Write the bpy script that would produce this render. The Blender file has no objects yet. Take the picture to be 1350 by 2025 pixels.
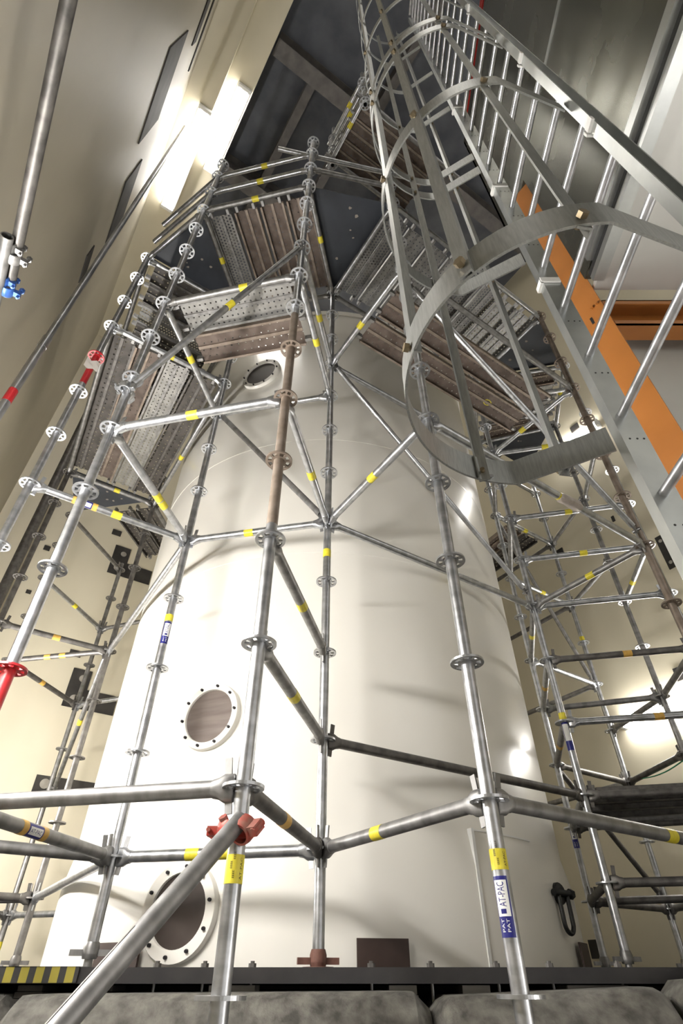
import bpy, bmesh, math, random
from mathutils import Vector, Matrix

random.seed(11)
sc = bpy.context.scene
COL = sc.collection
PI = math.pi

# ------------------------------------------------------------------ camera, world, exposure, big lights
cam_d = bpy.data.cameras.new('camera')
cam_d.sensor_fit = 'VERTICAL'
cam_d.sensor_height = 36.0
cam_d.lens = 1071.8 / 2025 * 36.0
cam_d.clip_start = 0.02
cam_d.clip_end = 200
cam = bpy.data.objects.new('camera', cam_d)
COL.objects.link(cam)
cam.location = (0, 0, 0)
cam.rotation_euler = (PI / 2 + math.radians(40.886), 0, 0)
sc.camera = cam

sc.view_settings.view_transform = 'Standard'
sc.view_settings.look = 'None'
sc.view_settings.gamma = 1.0
sc.view_settings.use_curve_mapping = False
sc.view_settings.exposure = 0.22

world = bpy.data.worlds.new('world')
world.use_nodes = True
sc.world = world
world.node_tree.nodes['Background'].inputs[0].default_value = (1.0, 0.97, 0.92, 1)
world.node_tree.nodes['Background'].inputs[1].default_value = 1.3
LAMP_UP = 48.0      # high fluorescents on the left wall
LAMP_LOW_ASSUMED = 300.0     # assumed unseen low fluorescent on the left wall
LAMP_G = 85.0       # fluorescents on the back right wall

# room axes: U runs along the left wall, V from the left wall towards the back right wall
TH = math.radians(33.7)
U2 = Vector((-math.sin(TH), math.cos(TH), 0))
V2 = Vector((math.cos(TH), math.sin(TH), 0))
ZF = -0.85          # floor
def uv(u, v, z=0.0):
    return U2 * u + V2 * v + Vector((0, 0, z))
ROOM_M = Matrix((( U2.x, V2.x, 0, 0), (U2.y, V2.y, 0, 0), (0, 0, 1, 0), (0, 0, 0, 1)))

# ------------------------------------------------------------------ materials
def new_mat(name):
    m = bpy.data.materials.new(name)
    m.use_nodes = True
    nt = m.node_tree
    return m, nt, nt.nodes['Principled BSDF']

def noise_mat(name, c1, c2, scale=8.0, metal=0.0, rough=0.5, rough2=None, stretch=(1, 1, 1), bump=0.0, bscale=60,
              detail=5, lo=0.35, hi=0.65, coat=0.0, spec=None):
    m, nt, b = new_mat(name)
    N, L = nt.nodes, nt.links
    tc = N.new('ShaderNodeTexCoord')
    mp = N.new('ShaderNodeMapping')
    mp.inputs['Scale'].default_value = stretch
    L.new(tc.outputs['Object'], mp.inputs[0])
    nz = N.new('ShaderNodeTexNoise')
    nz.inputs['Scale'].default_value = scale
    nz.inputs['Detail'].default_value = detail
    L.new(mp.outputs[0], nz.inputs[0])
    r = N.new('ShaderNodeValToRGB')
    r.color_ramp.elements[0].position = lo
    r.color_ramp.elements[1].position = hi
    r.color_ramp.elements[0].color = (*c1, 1)
    r.color_ramp.elements[1].color = (*c2, 1)
    L.new(nz.outputs[0], r.inputs[0])
    L.new(r.outputs[0], b.inputs['Base Color'])
    b.inputs['Metallic'].default_value = metal
    b.inputs['Roughness'].default_value = rough
    if spec is not None:
        b.inputs['Specular IOR Level'].default_value = spec
    if rough2 is not None:
        mr = N.new('ShaderNodeMapRange')
        mr.inputs[3].default_value = rough
        mr.inputs[4].default_value = rough2
        L.new(nz.outputs[0], mr.inputs[0])
        L.new(mr.outputs[0], b.inputs['Roughness'])
    if coat:
        b.inputs['Coat Weight'].default_value = coat
        b.inputs['Coat Roughness'].default_value = 0.12
    if bump:
        n2 = N.new('ShaderNodeTexNoise')
        n2.inputs['Scale'].default_value = bscale
        n2.inputs['Detail'].default_value = 4
        L.new(mp.outputs[0], n2.inputs[0])
        bp = N.new('ShaderNodeBump')
        bp.inputs['Strength'].default_value = bump
        bp.inputs['Distance'].default_value = 0.01
        L.new(n2.outputs[0], bp.inputs['Height'])
        L.new(bp.outputs[0], b.inputs['Normal'])
    return m

def holes_mat(name, c1, c2, metal, rough, pitch=0.034, rad=0.26, stagger=False, scale=9.0):
    """sheet with rows of round punched holes in the object's own x/y"""
    m = noise_mat(name, c1, c2, scale, metal, rough, bump=0.0)
    nt = m.node_tree
    N, L = nt.nodes, nt.links
    b = N['Principled BSDF']
    out = [n for n in N if n.type == 'OUTPUT_MATERIAL'][0]
    tc = N.new('ShaderNodeTexCoord')
    sep = N.new('ShaderNodeSeparateXYZ')
    L.new(tc.outputs['Object'], sep.inputs[0])
    def mth(op, a, bb=None):
        n = N.new('ShaderNodeMath'); n.operation = op
        for i, s in enumerate((a, bb)):
            if s is None: continue
            if isinstance(s, (int, float)): n.inputs[i].default_value = s
            else: L.new(s, n.inputs[i])
        return n.outputs[0]
    x = mth('DIVIDE', sep.outputs[0], pitch)
    y = mth('DIVIDE', sep.outputs[1], pitch)
    if stagger:
        row = mth('FLOOR', y)
        x = mth('ADD', x, mth('MULTIPLY', mth('MODULO', row, 2.0), 0.5))
    fx = mth('SUBTRACT', mth('FRACT', x), 0.5)
    fy = mth('SUBTRACT', mth('FRACT', y), 0.5)
    d = mth('SQRT', mth('ADD', mth('MULTIPLY', fx, fx), mth('MULTIPLY', fy, fy)))
    hole = mth('LESS_THAN', d, rad)
    tr = N.new('ShaderNodeBsdfTransparent')
    mix = N.new('ShaderNodeMixShader')
    L.new(hole, mix.inputs[0]); L.new(b.outputs[0], mix.inputs[1]); L.new(tr.outputs[0], mix.inputs[2])
    L.new(mix.outputs[0], out.inputs[0])
    return m

def plain(name, c, metal=0.0, rough=0.5):
    m, nt, b = new_mat(name)
    b.inputs['Base Color'].default_value = (*c, 1)
    b.inputs['Metallic'].default_value = metal
    b.inputs['Roughness'].default_value = rough
    return m

def emit(name, c, s):
    m, nt, b = new_mat(name)
    b.inputs['Base Color'].default_value = (0.9, 0.9, 0.9, 1)
    b.inputs['Emission Color'].default_value = (*c, 1)
    b.inputs['Emission Strength'].default_value = s
    return m

M = {}
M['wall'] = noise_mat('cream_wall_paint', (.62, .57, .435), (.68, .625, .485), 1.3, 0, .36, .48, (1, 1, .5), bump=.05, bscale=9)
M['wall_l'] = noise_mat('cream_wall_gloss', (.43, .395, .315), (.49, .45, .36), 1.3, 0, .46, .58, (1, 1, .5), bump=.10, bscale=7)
M['floor'] = noise_mat('floor_paint', (.42, .41, .38), (.52, .51, .48), 3, 0, .5)
M['roof'] = noise_mat('dark_roof_steel', (.075, .082, .10), (.12, .128, .15), 3, .2, .55, stretch=(1, 1, 1))
M['roofbeam'] = noise_mat('roof_beam_steel', (.09, .085, .085), (.14, .13, .125), 6, .2, .5)
M['tank'] = noise_mat('tank_white_paint', (.80, .775, .715), (.84, .815, .755), 1.6, 0, .26, .36, coat=.25)
M['galv'] = noise_mat('galvanised_steel', (.36, .37, .385), (.54, .55, .57), 22, .92, .26, .42, (1, 1, .35))
M['galv2'] = noise_mat('worn_galvanised_steel', (.20, .197, .195), (.33, .325, .32), 18, .85, .42, .55, (1, 1, .4))
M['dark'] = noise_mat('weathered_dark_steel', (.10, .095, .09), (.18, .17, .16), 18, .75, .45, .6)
M['brownt'] = noise_mat('brown_weathered_steel', (.21, .165, .13), (.30, .25, .21), 16, .6, .5, .6)
M['cage'] = noise_mat('brushed_galvanised_steel', (.33, .34, .33), (.42, .43, .42), 30, .85, .36, .46, (6, 6, .6))
M['plate'] = noise_mat('spangled_galvanised_sheet', (.50, .52, .52), (.62, .64, .63), 7, .9, .26, .36)
M['sheet'] = noise_mat('galvanised_panel', (.115, .115, .092), (.165, .165, .135), 1.6, .9, .22, .32, bump=.03, bscale=2.5)
M['polish'] = noise_mat('bright_galvanised_panel', (.62, .62, .60), (.72, .72, .70), 1.4, .55, .30, .40, bump=.05, bscale=2.0)
M['front'] = noise_mat('dull_galvanised_panel', (.42, .42, .39), (.52, .52, .49), 1.4, .25, .5, .6)
M['orange'] = noise_mat('ochre_orange_paint', (.34, .125, .024), (.38, .142, .03), 5, 0, .42)
M['black'] = plain('black_rubber', (.012, .012, .013), 0, .5)
M['concrete'] = noise_mat('rough_concrete', (.05, .047, .041), (.155, .148, .13), 18, 0, .85, None, (1, 1, 1), bump=.6, bscale=45, detail=9)
M['base'] = noise_mat('dark_base_plate', (.016, .015, .016), (.028, .026, .026), 9, 0, .75)
M['brownp'] = noise_mat('primer_brown_steel', (.034, .019, .015), (.052, .031, .025), 7, .1, .55)
M['cover'] = noise_mat('rust_brown_plate', (.09, .07, .062), (.15, .122, .11), 3.5, .3, .42, None, (.7, 6, 1))
M['cover_dark'] = noise_mat('dark_brown_plate', (.032, .024, .020), (.046, .035, .03), 3, .2, .4)
M['brass'] = plain('dull_brass_bolt', (.24, .19, .12), .8, .45)
M['bolt'] = plain('blackened_bolt', (.02, .018, .022), .6, .4)
M['rustjack'] = noise_mat('rusted_casting', (.10, .042, .03), (.17, .08, .06), 30, .2, .7)
M['yellow'] = noise_mat('yellow_tape', (.62, .52, .03), (.72, .62, .05), 40, 0, .45)
M['orange_tape'] = noise_mat('amber_tape', (.52, .30, .06), (.6, .37, .08), 40, 0, .45)
M['ink'] = plain('black_ink', (.02, .018, .015), 0, .5)
M['blue'] = plain('navy_label', (.012, .014, .16), 0, .35)
M['white'] = plain('white_label', (.78, .78, .76), 0, .4)
M['red'] = noise_mat('red_paint', (.38, .012, .018), (.46, .02, .025), 12, 0, .38)
M['redclamp'] = noise_mat('red_worn_clamp', (.36, .03, .02), (.30, .14, .11), 26, .35, .42)
M['blueclamp'] = noise_mat('blue_clamp_paint', (.02, .07, .26), (.05, .13, .38), 26, .3, .35)
M['redpipe'] = plain('red_oxide_pipe', (.35, .012, .008), .1, .45)
M['navy'] = noise_mat('navy_coated_plywood', (.016, .020, .028), (.026, .031, .042), 4, 0, .5)
M['chip'] = plain('bare_wood_chip', (.28, .25, .21), 0, .7)
M['embed'] = noise_mat('embedded_steel_plate', (.028, .026, .024), (.05, .046, .042), 5, 0, .7, None, (1, 1, 1), spec=.2)
M['disc'] = noise_mat('pale_putty', (.24, .22, .19), (.34, .32, .28), 10, 0, .6)
M['paper'] = plain('white_paper', (.75, .70, .66), 0, .8)
M['plastic'] = noise_mat('pinkish_plastic_film', (.40, .35, .31), (.52, .47, .44), 20, .1, .35)
M['green'] = plain('green_cord', (.03, .28, .14), 0, .5)
M['shackle'] = plain('black_forged_steel', (.014, .015, .014), .4, .38)
M['timber'] = noise_mat('grey_shim_timber', (.16, .15, .13), (.26, .245, .22), 12, 0, .8, None, (.3, 4, 4))
M['lampbody'] = plain('white_lamp_housing', (.75, .75, .74), 0, .4)
M['tube_up'] = emit('fluorescent_tube_high', (1, .97, .93), LAMP_UP)
M['tube_low_assumed'] = emit('assumed_fluorescent_tube_low', (1, .97, .93), LAMP_LOW_ASSUMED)  # glow of the assumed unseen low lamp at left
M['tube_r_assumed'] = emit('assumed_fluorescent_tube_right', (1, .97, .93), 45.0)  # glow of the assumed unseen lamp under the enclosure
M['tube_far'] = emit('added_fluorescent_tube_corner', (1, .97, .93), 480.0)  # glow of the lamp added to brighten the back wall
M['tube_g'] = emit('fluorescent_tube_back', (1, .97, .93), LAMP_G)
M['deck_brown'] = holes_mat('rusty_plank_sheet', (.085, .062, .05), (.155, .12, .10), .3, .6, .058, .10, True)
M['deck_grey'] = holes_mat('galvanised_plank_sheet', (.25, .245, .232), (.35, .345, .33), .6, .45, .042, .16, False)
M['deck_net'] = holes_mat('open_punched_plank_sheet', (.20, .197, .19), (.28, .275, .265), .6, .45, .03, .30, True)
M['deck_dark'] = holes_mat('dark_plank_sheet', (.05, .045, .04), (.09, .08, .072), .4, .55, .06, .13, False)

def hazard_mat():
    m, nt, b = new_mat('black_yellow_stripes')
    N, L = nt.nodes, nt.links
    tc = N.new('ShaderNodeTexCoord'); sep = N.new('ShaderNodeSeparateXYZ')
    L.new(tc.outputs['Object'], sep.inputs[0])
    a = N.new('ShaderNodeMath'); a.operation = 'MULTIPLY'; a.inputs[1].default_value = 20.0
    L.new(sep.outputs[0], a.inputs[0])
    f = N.new('ShaderNodeMath'); f.operation = 'FRACT'; L.new(a.outputs[0], f.inputs[0])
    g = N.new('ShaderNodeMath'); g.operation = 'LESS_THAN'; g.inputs[1].default_value = .55
    L.new(f.outputs[0], g.inputs[0])
    mx = N.new('ShaderNodeMix'); mx.data_type = 'RGBA'
    L.new(g.outputs[0], mx.inputs[0])
    mx.inputs[6].default_value = (.03, .03, .03, 1); mx.inputs[7].default_value = (.32, .27, .04, 1)
    L.new(mx.outputs[2], b.inputs['Base Color'])
    b.inputs['Roughness'].default_value = .5
    return m
M['hazard'] = hazard_mat()

# ------------------------------------------------------------------ mesh helpers
def frame_from(p0, p1, up=Vector((0, 0, 1))):
    """matrix with origin p0 and x axis towards p1"""
    x = (Vector(p1) - Vector(p0)).normalized()
    if abs(x.dot(up)) > .999: up = Vector((0, 1, 0))
    y = up.cross(x).normalized()
    z = x.cross(y)
    return Matrix(((x.x, y.x, z.x, p0[0]), (x.y, y.y, z.y, p0[1]), (x.z, y.z, z.z, p0[2]), (0, 0, 0, 1)))

class MB:
    def __init__(self): self.bm = bmesh.new()
    def poly(self, pts):
        return self.bm.faces.new([self.bm.verts.new(p) for p in pts])
    def box(self, lo, hi, mat=None):
        v = [Vector((x, y, z)) for x in (lo[0], hi[0]) for y in (lo[1], hi[1]) for z in (lo[2], hi[2])]
        if mat is not None: v = [mat @ p for p in v]
        bv = [self.bm.verts.new(p) for p in v]
        for f in ((0, 1, 3, 2), (4, 6, 7, 5), (0, 4, 5, 1), (2, 3, 7, 6), (0, 2, 6, 4), (1, 5, 7, 3)):
            self.bm.faces.new([bv[i] for i in f])
        return self
    def rings(self, rings, cap=True, closed=False):
        R = [[self.bm.verts.new(p) for p in r] for r in rings]
        n = len(R[0])
        for a, b in zip(R[:-1], R[1:]):
            for i in range(n):
                self.bm.faces.new((a[i], a[(i + 1) % n], b[(i + 1) % n], b[i]))
        if closed:
            a, b = R[-1], R[0]
            for i in range(n): self.bm.faces.new((a[i], a[(i + 1) % n], b[(i + 1) % n], b[i]))
        elif cap:
            self.bm.faces.new(R[0][::-1]); self.bm.faces.new(R[-1])
        return self
    def tube(self, p0, p1, r, n=14, r2=None):
        m = frame_from(p0, p1)
        L = (Vector(p1) - Vector(p0)).length
        r2 = r if r2 is None else r2
        rs = []
        for x, rr in ((0, r), (L, r2)):
            rs.append([m @ Vector((x, rr * math.cos(2 * PI * i / n), rr * math.sin(2 * PI * i / n))) for i in range(n)])
        return self.rings(rs)
    def hollow(self, p0, p1, r, th=.004, n=16):
        m = frame_from(p0, p1)
        L = (Vector(p1) - Vector(p0)).length
        prof = [(0, r), (L, r), (L, r - th), (0, r - th)]
        rs = [[m @ Vector((x, rr * math.cos(2 * PI * i / n), rr * math.sin(2 * PI * i / n))) for i in range(n)] for x, rr in prof]
        return self.rings(rs, closed=True)
    def path(self, pts, r, n=10):
        pts = [Vector(p) for p in pts]
        rs = []
        for i, p in enumerate(pts):
            t = (pts[min(i + 1, len(pts) - 1)] - pts[max(i - 1, 0)]).normalized()
            up = Vector((0, 0, 1)) if abs(t.z) < .9 else Vector((0, 1, 0))
            y = up.cross(t).normalized(); z = t.cross(y)
            rs.append([p + y * r * math.cos(2 * PI * k / n) + z * r * math.sin(2 * PI * k / n) for k in range(n)])
        return self.rings(rs)
    def lathe(self, prof, n=24, mat=None, cap=True):
        rs = []
        for r, z in prof:
            ring = [Vector((r * math.cos(2 * PI * i / n), r * math.sin(2 * PI * i / n), z)) for i in range(n)]
            rs.append([mat @ p for p in ring] if mat is not None else ring)
        return self.rings(rs, cap)
    def prism(self, pts2, z0, z1, mat=None):
        a = [Vector((x, y, z0)) for x, y in pts2]; b = [Vector((x, y, z1)) for x, y in pts2]
        if mat is not None: a = [mat @ p for p in a]; b = [mat @ p for p in b]
        return self.rings([a, b])
    def mesh(self, name, mat, smooth=True, ang=35):
        bmesh.ops.recalc_face_normals(self.bm, faces=self.bm.faces)
        me = bpy.data.meshes.new(name)
        self.bm.to_mesh(me); self.bm.free()
        if smooth:
            me.polygons.foreach_set('use_smooth', [True] * len(me.polygons))
            me.set_sharp_from_angle(angle=math.radians(ang))
        me.materials.append(mat)
        return me

def link(name, me, parent=None, mat4=None):
    o = bpy.data.objects.new(name, me)
    COL.objects.link(o)
    if parent is not None: o.parent = parent
    if mat4 is not None: o.matrix_local = mat4
    return o
def build(name, mb, mat, parent=None, mat4=None, smooth=True):
    return link(name, mb.mesh(name, mat, smooth), parent, mat4)
def thing(name, label, cat, mat4=None, group=None):
    o = bpy.data.objects.new(name, None)
    o.empty_display_size = .1
    COL.objects.link(o)
    if mat4 is not None: o.matrix_world = mat4
    o['label'] = label; o['category'] = cat
    if group: o['group'] = group
    return o
def tag(o, label, cat, group=None):
    o['label'] = label; o['category'] = cat
    if group: o['group'] = group
    return o
def struct(name, mb, mat, mat4=None, smooth=False):
    o = build(name, mb, mat, None, mat4, smooth); o['kind'] = 'structure'; return o
def T(x, y, z): return Matrix.Translation((x, y, z))

# text bent round a tube of radius r whose axis is local x; the reading direction runs along x
def tube_text(txt, size, r, name, mat, parent, x0, phi, flip=False, maxlen=None):
    cu = bpy.data.curves.new(name, 'FONT'); cu.body = txt; cu.size = size; cu.align_x = 'LEFT'
    cu.resolution_u = 2
    tmp = bpy.data.objects.new('tmp_text', cu); COL.objects.link(tmp)
    bpy.context.view_layer.update()
    me = bpy.data.meshes.new_from_object(tmp)
    bpy.data.objects.remove(tmp); bpy.data.curves.remove(cu)
    xs = [v.co.x for v in me.vertices]; w = max(xs) - min(xs) if xs else 1
    k = (maxlen / w) if maxlen else 1.0
    tb = bmesh.new(); tb.from_mesh(me)
    yy = -size
    while yy < size * 1.3:
        bmesh.ops.bisect_plane(tb, geom=tb.verts[:] + tb.edges[:] + tb.faces[:], plane_co=(0, yy, 0), plane_no=(0, 1, 0))
        yy += max(size / 9, .0012)
    tb.to_mesh(me); tb.free()
    xmin = min(xs)
    for v in me.vertices:
        x, y = (v.co.x - xmin) * k, v.co.y - size * .35
        if flip: x, y = -x, -y
        a = phi - y / r
        v.co = Vector((x0 + x, (r + .0012) * math.cos(a), (r + .0012) * math.sin(a)))
    me.materials.append(mat); me.name = name
    return link(name, me, parent)

def band(r, x0, x1, n=20, a0=0, a1=2 * PI):
    """thin sleeve around local x"""
    mb = MB()
    full = abs(a1 - a0 - 2 * PI) < 1e-6
    if full:
        rs = [[Vector((x, rr * math.cos(2 * PI * i / n), rr * math.sin(2 * PI * i / n))) for i in range(n)]
              for x, rr in ((x0, r - .001), (x0, r + .0008), (x1, r + .0008), (x1, r - .001))]
        return mb.rings(rs, closed=True)
    prev = None
    for i in range(n + 1):
        a = a0 + (a1 - a0) * i / n
        ring = [mb.bm.verts.new(Vector((x, rr * math.cos(a), rr * math.sin(a)))) for x, rr in
                ((x0, r - .001), (x0, r + .001), (x1, r + .001), (x1, r - .001))]
        if prev:
            for k in range(4): mb.bm.faces.new((prev[k], prev[(k + 1) % 4], ring[(k + 1) % 4], ring[k]))
        else: mb.bm.faces.new(ring)
        prev = ring
    mb.bm.faces.new(prev[::-1])
    return mb

# ------------------------------------------------------------------ the room
VL, VG, UF, ZC = -.75, 5.65, 7.1, 10.6
struct('floor', MB().box((-6, -2, ZF - .1), (UF, VG, ZF), ROOM_M), M['floor'])
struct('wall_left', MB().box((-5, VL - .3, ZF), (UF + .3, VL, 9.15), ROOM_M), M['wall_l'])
struct('wall_back', MB().box((UF, VL, ZF), (UF + .3, VG + .3, ZC), ROOM_M), M['wall'])
struct('wall_right', MB().box((-3, VG, ZF), (UF, VG + .3, ZC), ROOM_M), M['wall'])
struct('trim_1', MB().box((-5, VL - .3, 9.15), (UF, -.36, 9.42), ROOM_M), M['wall'])
struct('trim_2', MB().box((-5, VL - .3, 9.42), (UF, .02, ZC), ROOM_M), M['wall'])
struct('ceiling', MB().box((-6, -2, ZC), (UF + .3, VG + .3, ZC + .2), ROOM_M), M['roof'])

# roof beams: two I girders across (along V) and three purlins (along U)
def ibeam(L, h, w, t=.016):
    pts = [(-w / 2, 0), (w / 2, 0), (w / 2, t), (t / 2, t), (t / 2, h - t), (w / 2, h - t), (w / 2, h), (-w / 2, h), (-w / 2, h - t), (-t / 2, h - t), (-t / 2, t), (-w / 2, t)]
    mb = MB()
    m = Matrix(((0, 0, 1, 0), (1, 0, 0, 0), (0, 1, 0, 0), (0, 0, 0, 1)))   # length along local x, height local z
    mb.prism(pts, 0, L, m)
    return mb
for i, (uu, lab) in enumerate(((1.76, 'wide dark roof girder crossing above the ladder cage'), (3.62, 'wide dark roof girder crossing behind the top guard rails'))):
    o = thing('roof_girder', lab, 'roof beam', Matrix.Translation(uv(uu, 0.05, 10.05)) @ Matrix.Rotation(PI / 2 - TH, 4, 'Z') @ Matrix.Rotation(-PI / 2 + PI / 2 - 0, 4, 'Z'), 'girders under the dark roof')
    # local x must run along V
    o.matrix_world = frame_from(uv(uu, .05, 10.05), uv(uu, 5, 10.05))
    build('beam', ibeam(5.5, .54, .22), M['roofbeam'], o, smooth=False)
    build('lower_flange', MB().box((0, -.11, -.012), (5.5, .11, 0)), M['roofbeam'], o, smooth=False)
for i, (vv, u0, u1, lab) in enumerate(((.72, 1.8, 3.6, 'dark roof purlin nearest the left wall between the girders'), (1.75, -1.5, 1.7, 'dark roof purlin above the ladder cage'),
                                       (1.55, 1.8, 3.6, 'dark roof purlin second from the left wall between the girders'), (.72, 3.64, 7.0, 'dark roof purlin beyond the far girder'), (2.6, 1.8, 3.6, 'dark roof purlin third from the left wall'))):
    o = build('roof_purlin', ibeam(u1 - u0, .34, .13), M['roofbeam'], None, frame_from(uv(u0, vv, 10.25), uv(u1, vv, 10.25)), False)
    tag(o, lab, 'roof beam', 'purlins under the dark roof')

# ------------------------------------------------------------------ tank
TC = Vector((-.165, 4.977, 0)); TR = 1.772; ZP = .035; ZT = 5.9
tank = thing('tank', 'tall round white painted steel tank standing on the dark base plate inside the scaffold', 'tank', T(TC.x, TC.y, 0))
build('shell', MB().lathe([(TR + .028, ZP), (TR + .028, .46), (TR + .004, .60), (TR, .62), (TR, ZT - .10), (TR - .012, ZT - .05), (TR - .04, ZT - .012), (TR - .09, ZT), (TR - .6, ZT + .01)], 160), M['tank'], tank)
build('rim', MB().lathe([(TR + .004, ZT - .16), (TR + .014, ZT - .155), (TR + .014, ZT - .085), (TR + .004, ZT - .08)], 160, cap=False), M['tank'], tank)
def on_tank(th, z, r=TR):
    """matrix at the shell: local z points outward, local y up"""
    a = math.radians(th)
    n = Vector((math.sin(a), -math.cos(a), 0))
    x = Vector((math.cos(a), math.sin(a), 0))
    p = n * r + Vector((0, 0, z))
    return Matrix(((x.x, 0, n.x, p.x), (x.y, 0, n.y, p.y), (x.z, 1, n.z, p.z), (0, 0, 0, 1)))
def ring_plate(ro, ri, h, n=48):
    mb = MB()
    prof = [(ri, -.06), (ro, -.06), (ro, h * .8), (ro - .004, h), (ri + .003, h), (ri, h * .8)]
    rs = [[Vector((r * math.cos(2 * PI * i / n), r * math.sin(2 * PI * i / n), z)) for i in range(n)] for r, z in prof]
    return mb.rings(rs, closed=True)
for th, z, ro, ri, nb, ph, cm, lab in ((-20.3, .262, .208, .152, 10, .2, 'cover_dark', 'big lower manhole ring'), (-20.9, 1.222, .200, .158, 10, .1, 'cover', 'middle manhole ring with reddish grey cover'),
                              (-22.0, 4.775, .215, .165, 10, .0, 'cover_dark', 'highest manhole ring')):
    fl = build('manhole_flange', ring_plate(ro, ri, .03), M['tank'], tank, on_tank(th, z, TR + (.026 if z < .5 else 0))); fl['label'] = lab
    build('cover', MB().lathe([(ri + .002, -.05), (ri + .002, .016), (0.001, .016)], 48), M[cm], fl)
    for k in range(nb):
        a = 2 * PI * k / nb + ph
        rr = (ro + ri) / 2
        build('bolt', MB().lathe([(.0085, 0), (.0085, .012), (.007, .016), (.001, .016)], 8), M['bolt'], fl, T(rr * math.cos(a), rr * math.sin(a), .029))
po = MB()
def shell_strip(mb, th0, th1, z0, z1, r0, r1, n=8):
    prev = None
    for i in range(n + 1):
        a = math.radians(th0 + (th1 - th0) * i / n)
        ring = [mb.bm.verts.new(Vector((math.sin(a) * r, -math.cos(a) * r, z))) for r, z in ((r0, z0), (r1, z0), (r1, z1), (r0, z1))]
        if prev:
            for k in range(4): mb.bm.faces.new((prev[k], prev[(k + 1) % 4], ring[(k + 1) % 4], ring[k]))
        else: mb.bm.faces.new(ring)
        prev = ring
    mb.bm.faces.new(prev[::-1])
shell_strip(po, 29.1, 29.7, .05, .64, TR - .01, TR + .034, 2)
shell_strip(po, 29.7, 47.0, .634, .642, TR - .01, TR + .006, 12)
build('door_outline', po, M['white'], tank)
ws = MB()
for zz in (2.38, 3.62): shell_strip(ws, -80, 80, zz, zz + .006, TR - .01, TR + .0015, 60)
build('weld_seam', ws, M['tank'], tank)

# base plate
plate = thing('base_plate', 'dark steel base plate under the white tank with a striped left edge', 'base plate', T(0, 2.33, 0))
PLATE = [(-2.27, 2.33), (3.4, 2.33), (3.4, 4.75), (.74, 8.70), (-4.28, 5.41)]
build('slab', MB().prism([(x, y - 2.33) for x, y in PLATE], -.006, ZP), M['base'], plate, smooth=False)
hz = MB().box((-2.27, -.006, -.004), (-.86, 0, ZP + .002))
hz.box((-2.2, -.006, ZP), (-.86, .09, ZP + .002))
build('hazard_tape', hz, M['hazard'], plate, smooth=False)
for X in (-.62, -.46, -.30, .10, .30, .52, .70, .93, 1.16, 1.42):
    b = build('anchor_bolt', MB().lathe([(.013, 0), (.013, .011), (.007, .011), (.007, .017), (.001, .017)], 6), M['dark'], plate, T(X, .05, ZP), smooth=False)
    build('shank', MB().tube((0, 0, -.14), (0, 0, 0), .005, 8), M['galv2'], b)
# spacers below the plate
for i, (X, w, n, lab) in enumerate(((-1.02, .10, 3, 'stack of black spacer plates under the striped edge, left one'), (-.80, .12, 3, 'stack of black spacer plates under the striped edge, right one'),
                                   (-.36, .16, 2, 'grey timber packer behind the red-clamped front pole'), (.20, .10, 2, 'pale spacer pack under the plate below the brown angle'),
                                   (.44, .10, 2, 'timber spacer pack under the plate right of centre'), (.84, .20, 1, 'timber packer behind the blue-labelled front pole'),
                                   (1.25, .12, 1, 'grey packer under the plate far right'))):
    mb = MB()
    h = .05 / n
    for k in range(n): mb.box((-w / 2 + .006 * k, 0, -.058 + h * k), (w / 2 - .004 * k, .14, -.058 + h * (k + 1) - .002))
    o = build('spacer_block', mb, M['embed'] if i < 2 else M['timber'], None, T(X, 2.36, 0), False)
    tag(o, lab, 'spacer', 'packers between base plate and concrete')

# concrete kerb blocks
def kerb(x0, x1, yf, zt0, zt1, lab, dp=.62):
    mb = MB()
    L = x1 - x0
    prof = [(0, ZF), (0, -.075), (.012, -.055), (.05, -.018), (.09, -.002), (.16, 0), (dp, 0), (dp, ZF)]
    n = 26
    rs = []
    for i in range(n + 1):
        f = i / n
        zt = zt0 + (zt1 - zt0) * f
        e = min(f * L, (1 - f) * L)
        drop = .05 * max(0, 1 - e / .06) ** 2
        rs.append([Vector((f * L, y + (drop if j < 5 else 0) + random.uniform(-.003, .003) * (j in (2, 3)), (z + zt - (drop * .8 if 1 <= j <= 6 else 0) + random.uniform(-.004, .004) * (j in (1, 2, 3))) if j not in (0, 7) else z)) for j, (y, z) in enumerate(prof)])
    mb.rings(rs)
    o = build('concrete_kerb', mb, M['concrete'], None, T(x0, yf, 0), smooth=True)
    return tag(o, lab, 'concrete block', 'concrete kerb in front of the base plate')
kerb(-1.02, .27, 2.12, -.030, -.022, 'long speckled concrete kerb block under the left half of the base plate')
kerb(.275, 1.0, 2.10, -.035, -.010, 'concrete kerb block under the right half of the base plate')
kerb(1.005, 2.2, 2.06, .004, .03, 'concrete kerb block at the far right corner', .25)
kerb(-2.3, -1.03, 2.25, -.022, -.03, 'concrete kerb block at the far left under the striped edge')
struct('trim_3', MB().prism([(-2.25, 2.75), (3.3, 2.75), (3.3, 4.75), (.74, 8.6), (-4.2, 5.41)], ZF, -.012), M['base'])  # foundation; near-black colour stands in for the shade under the plate

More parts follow.
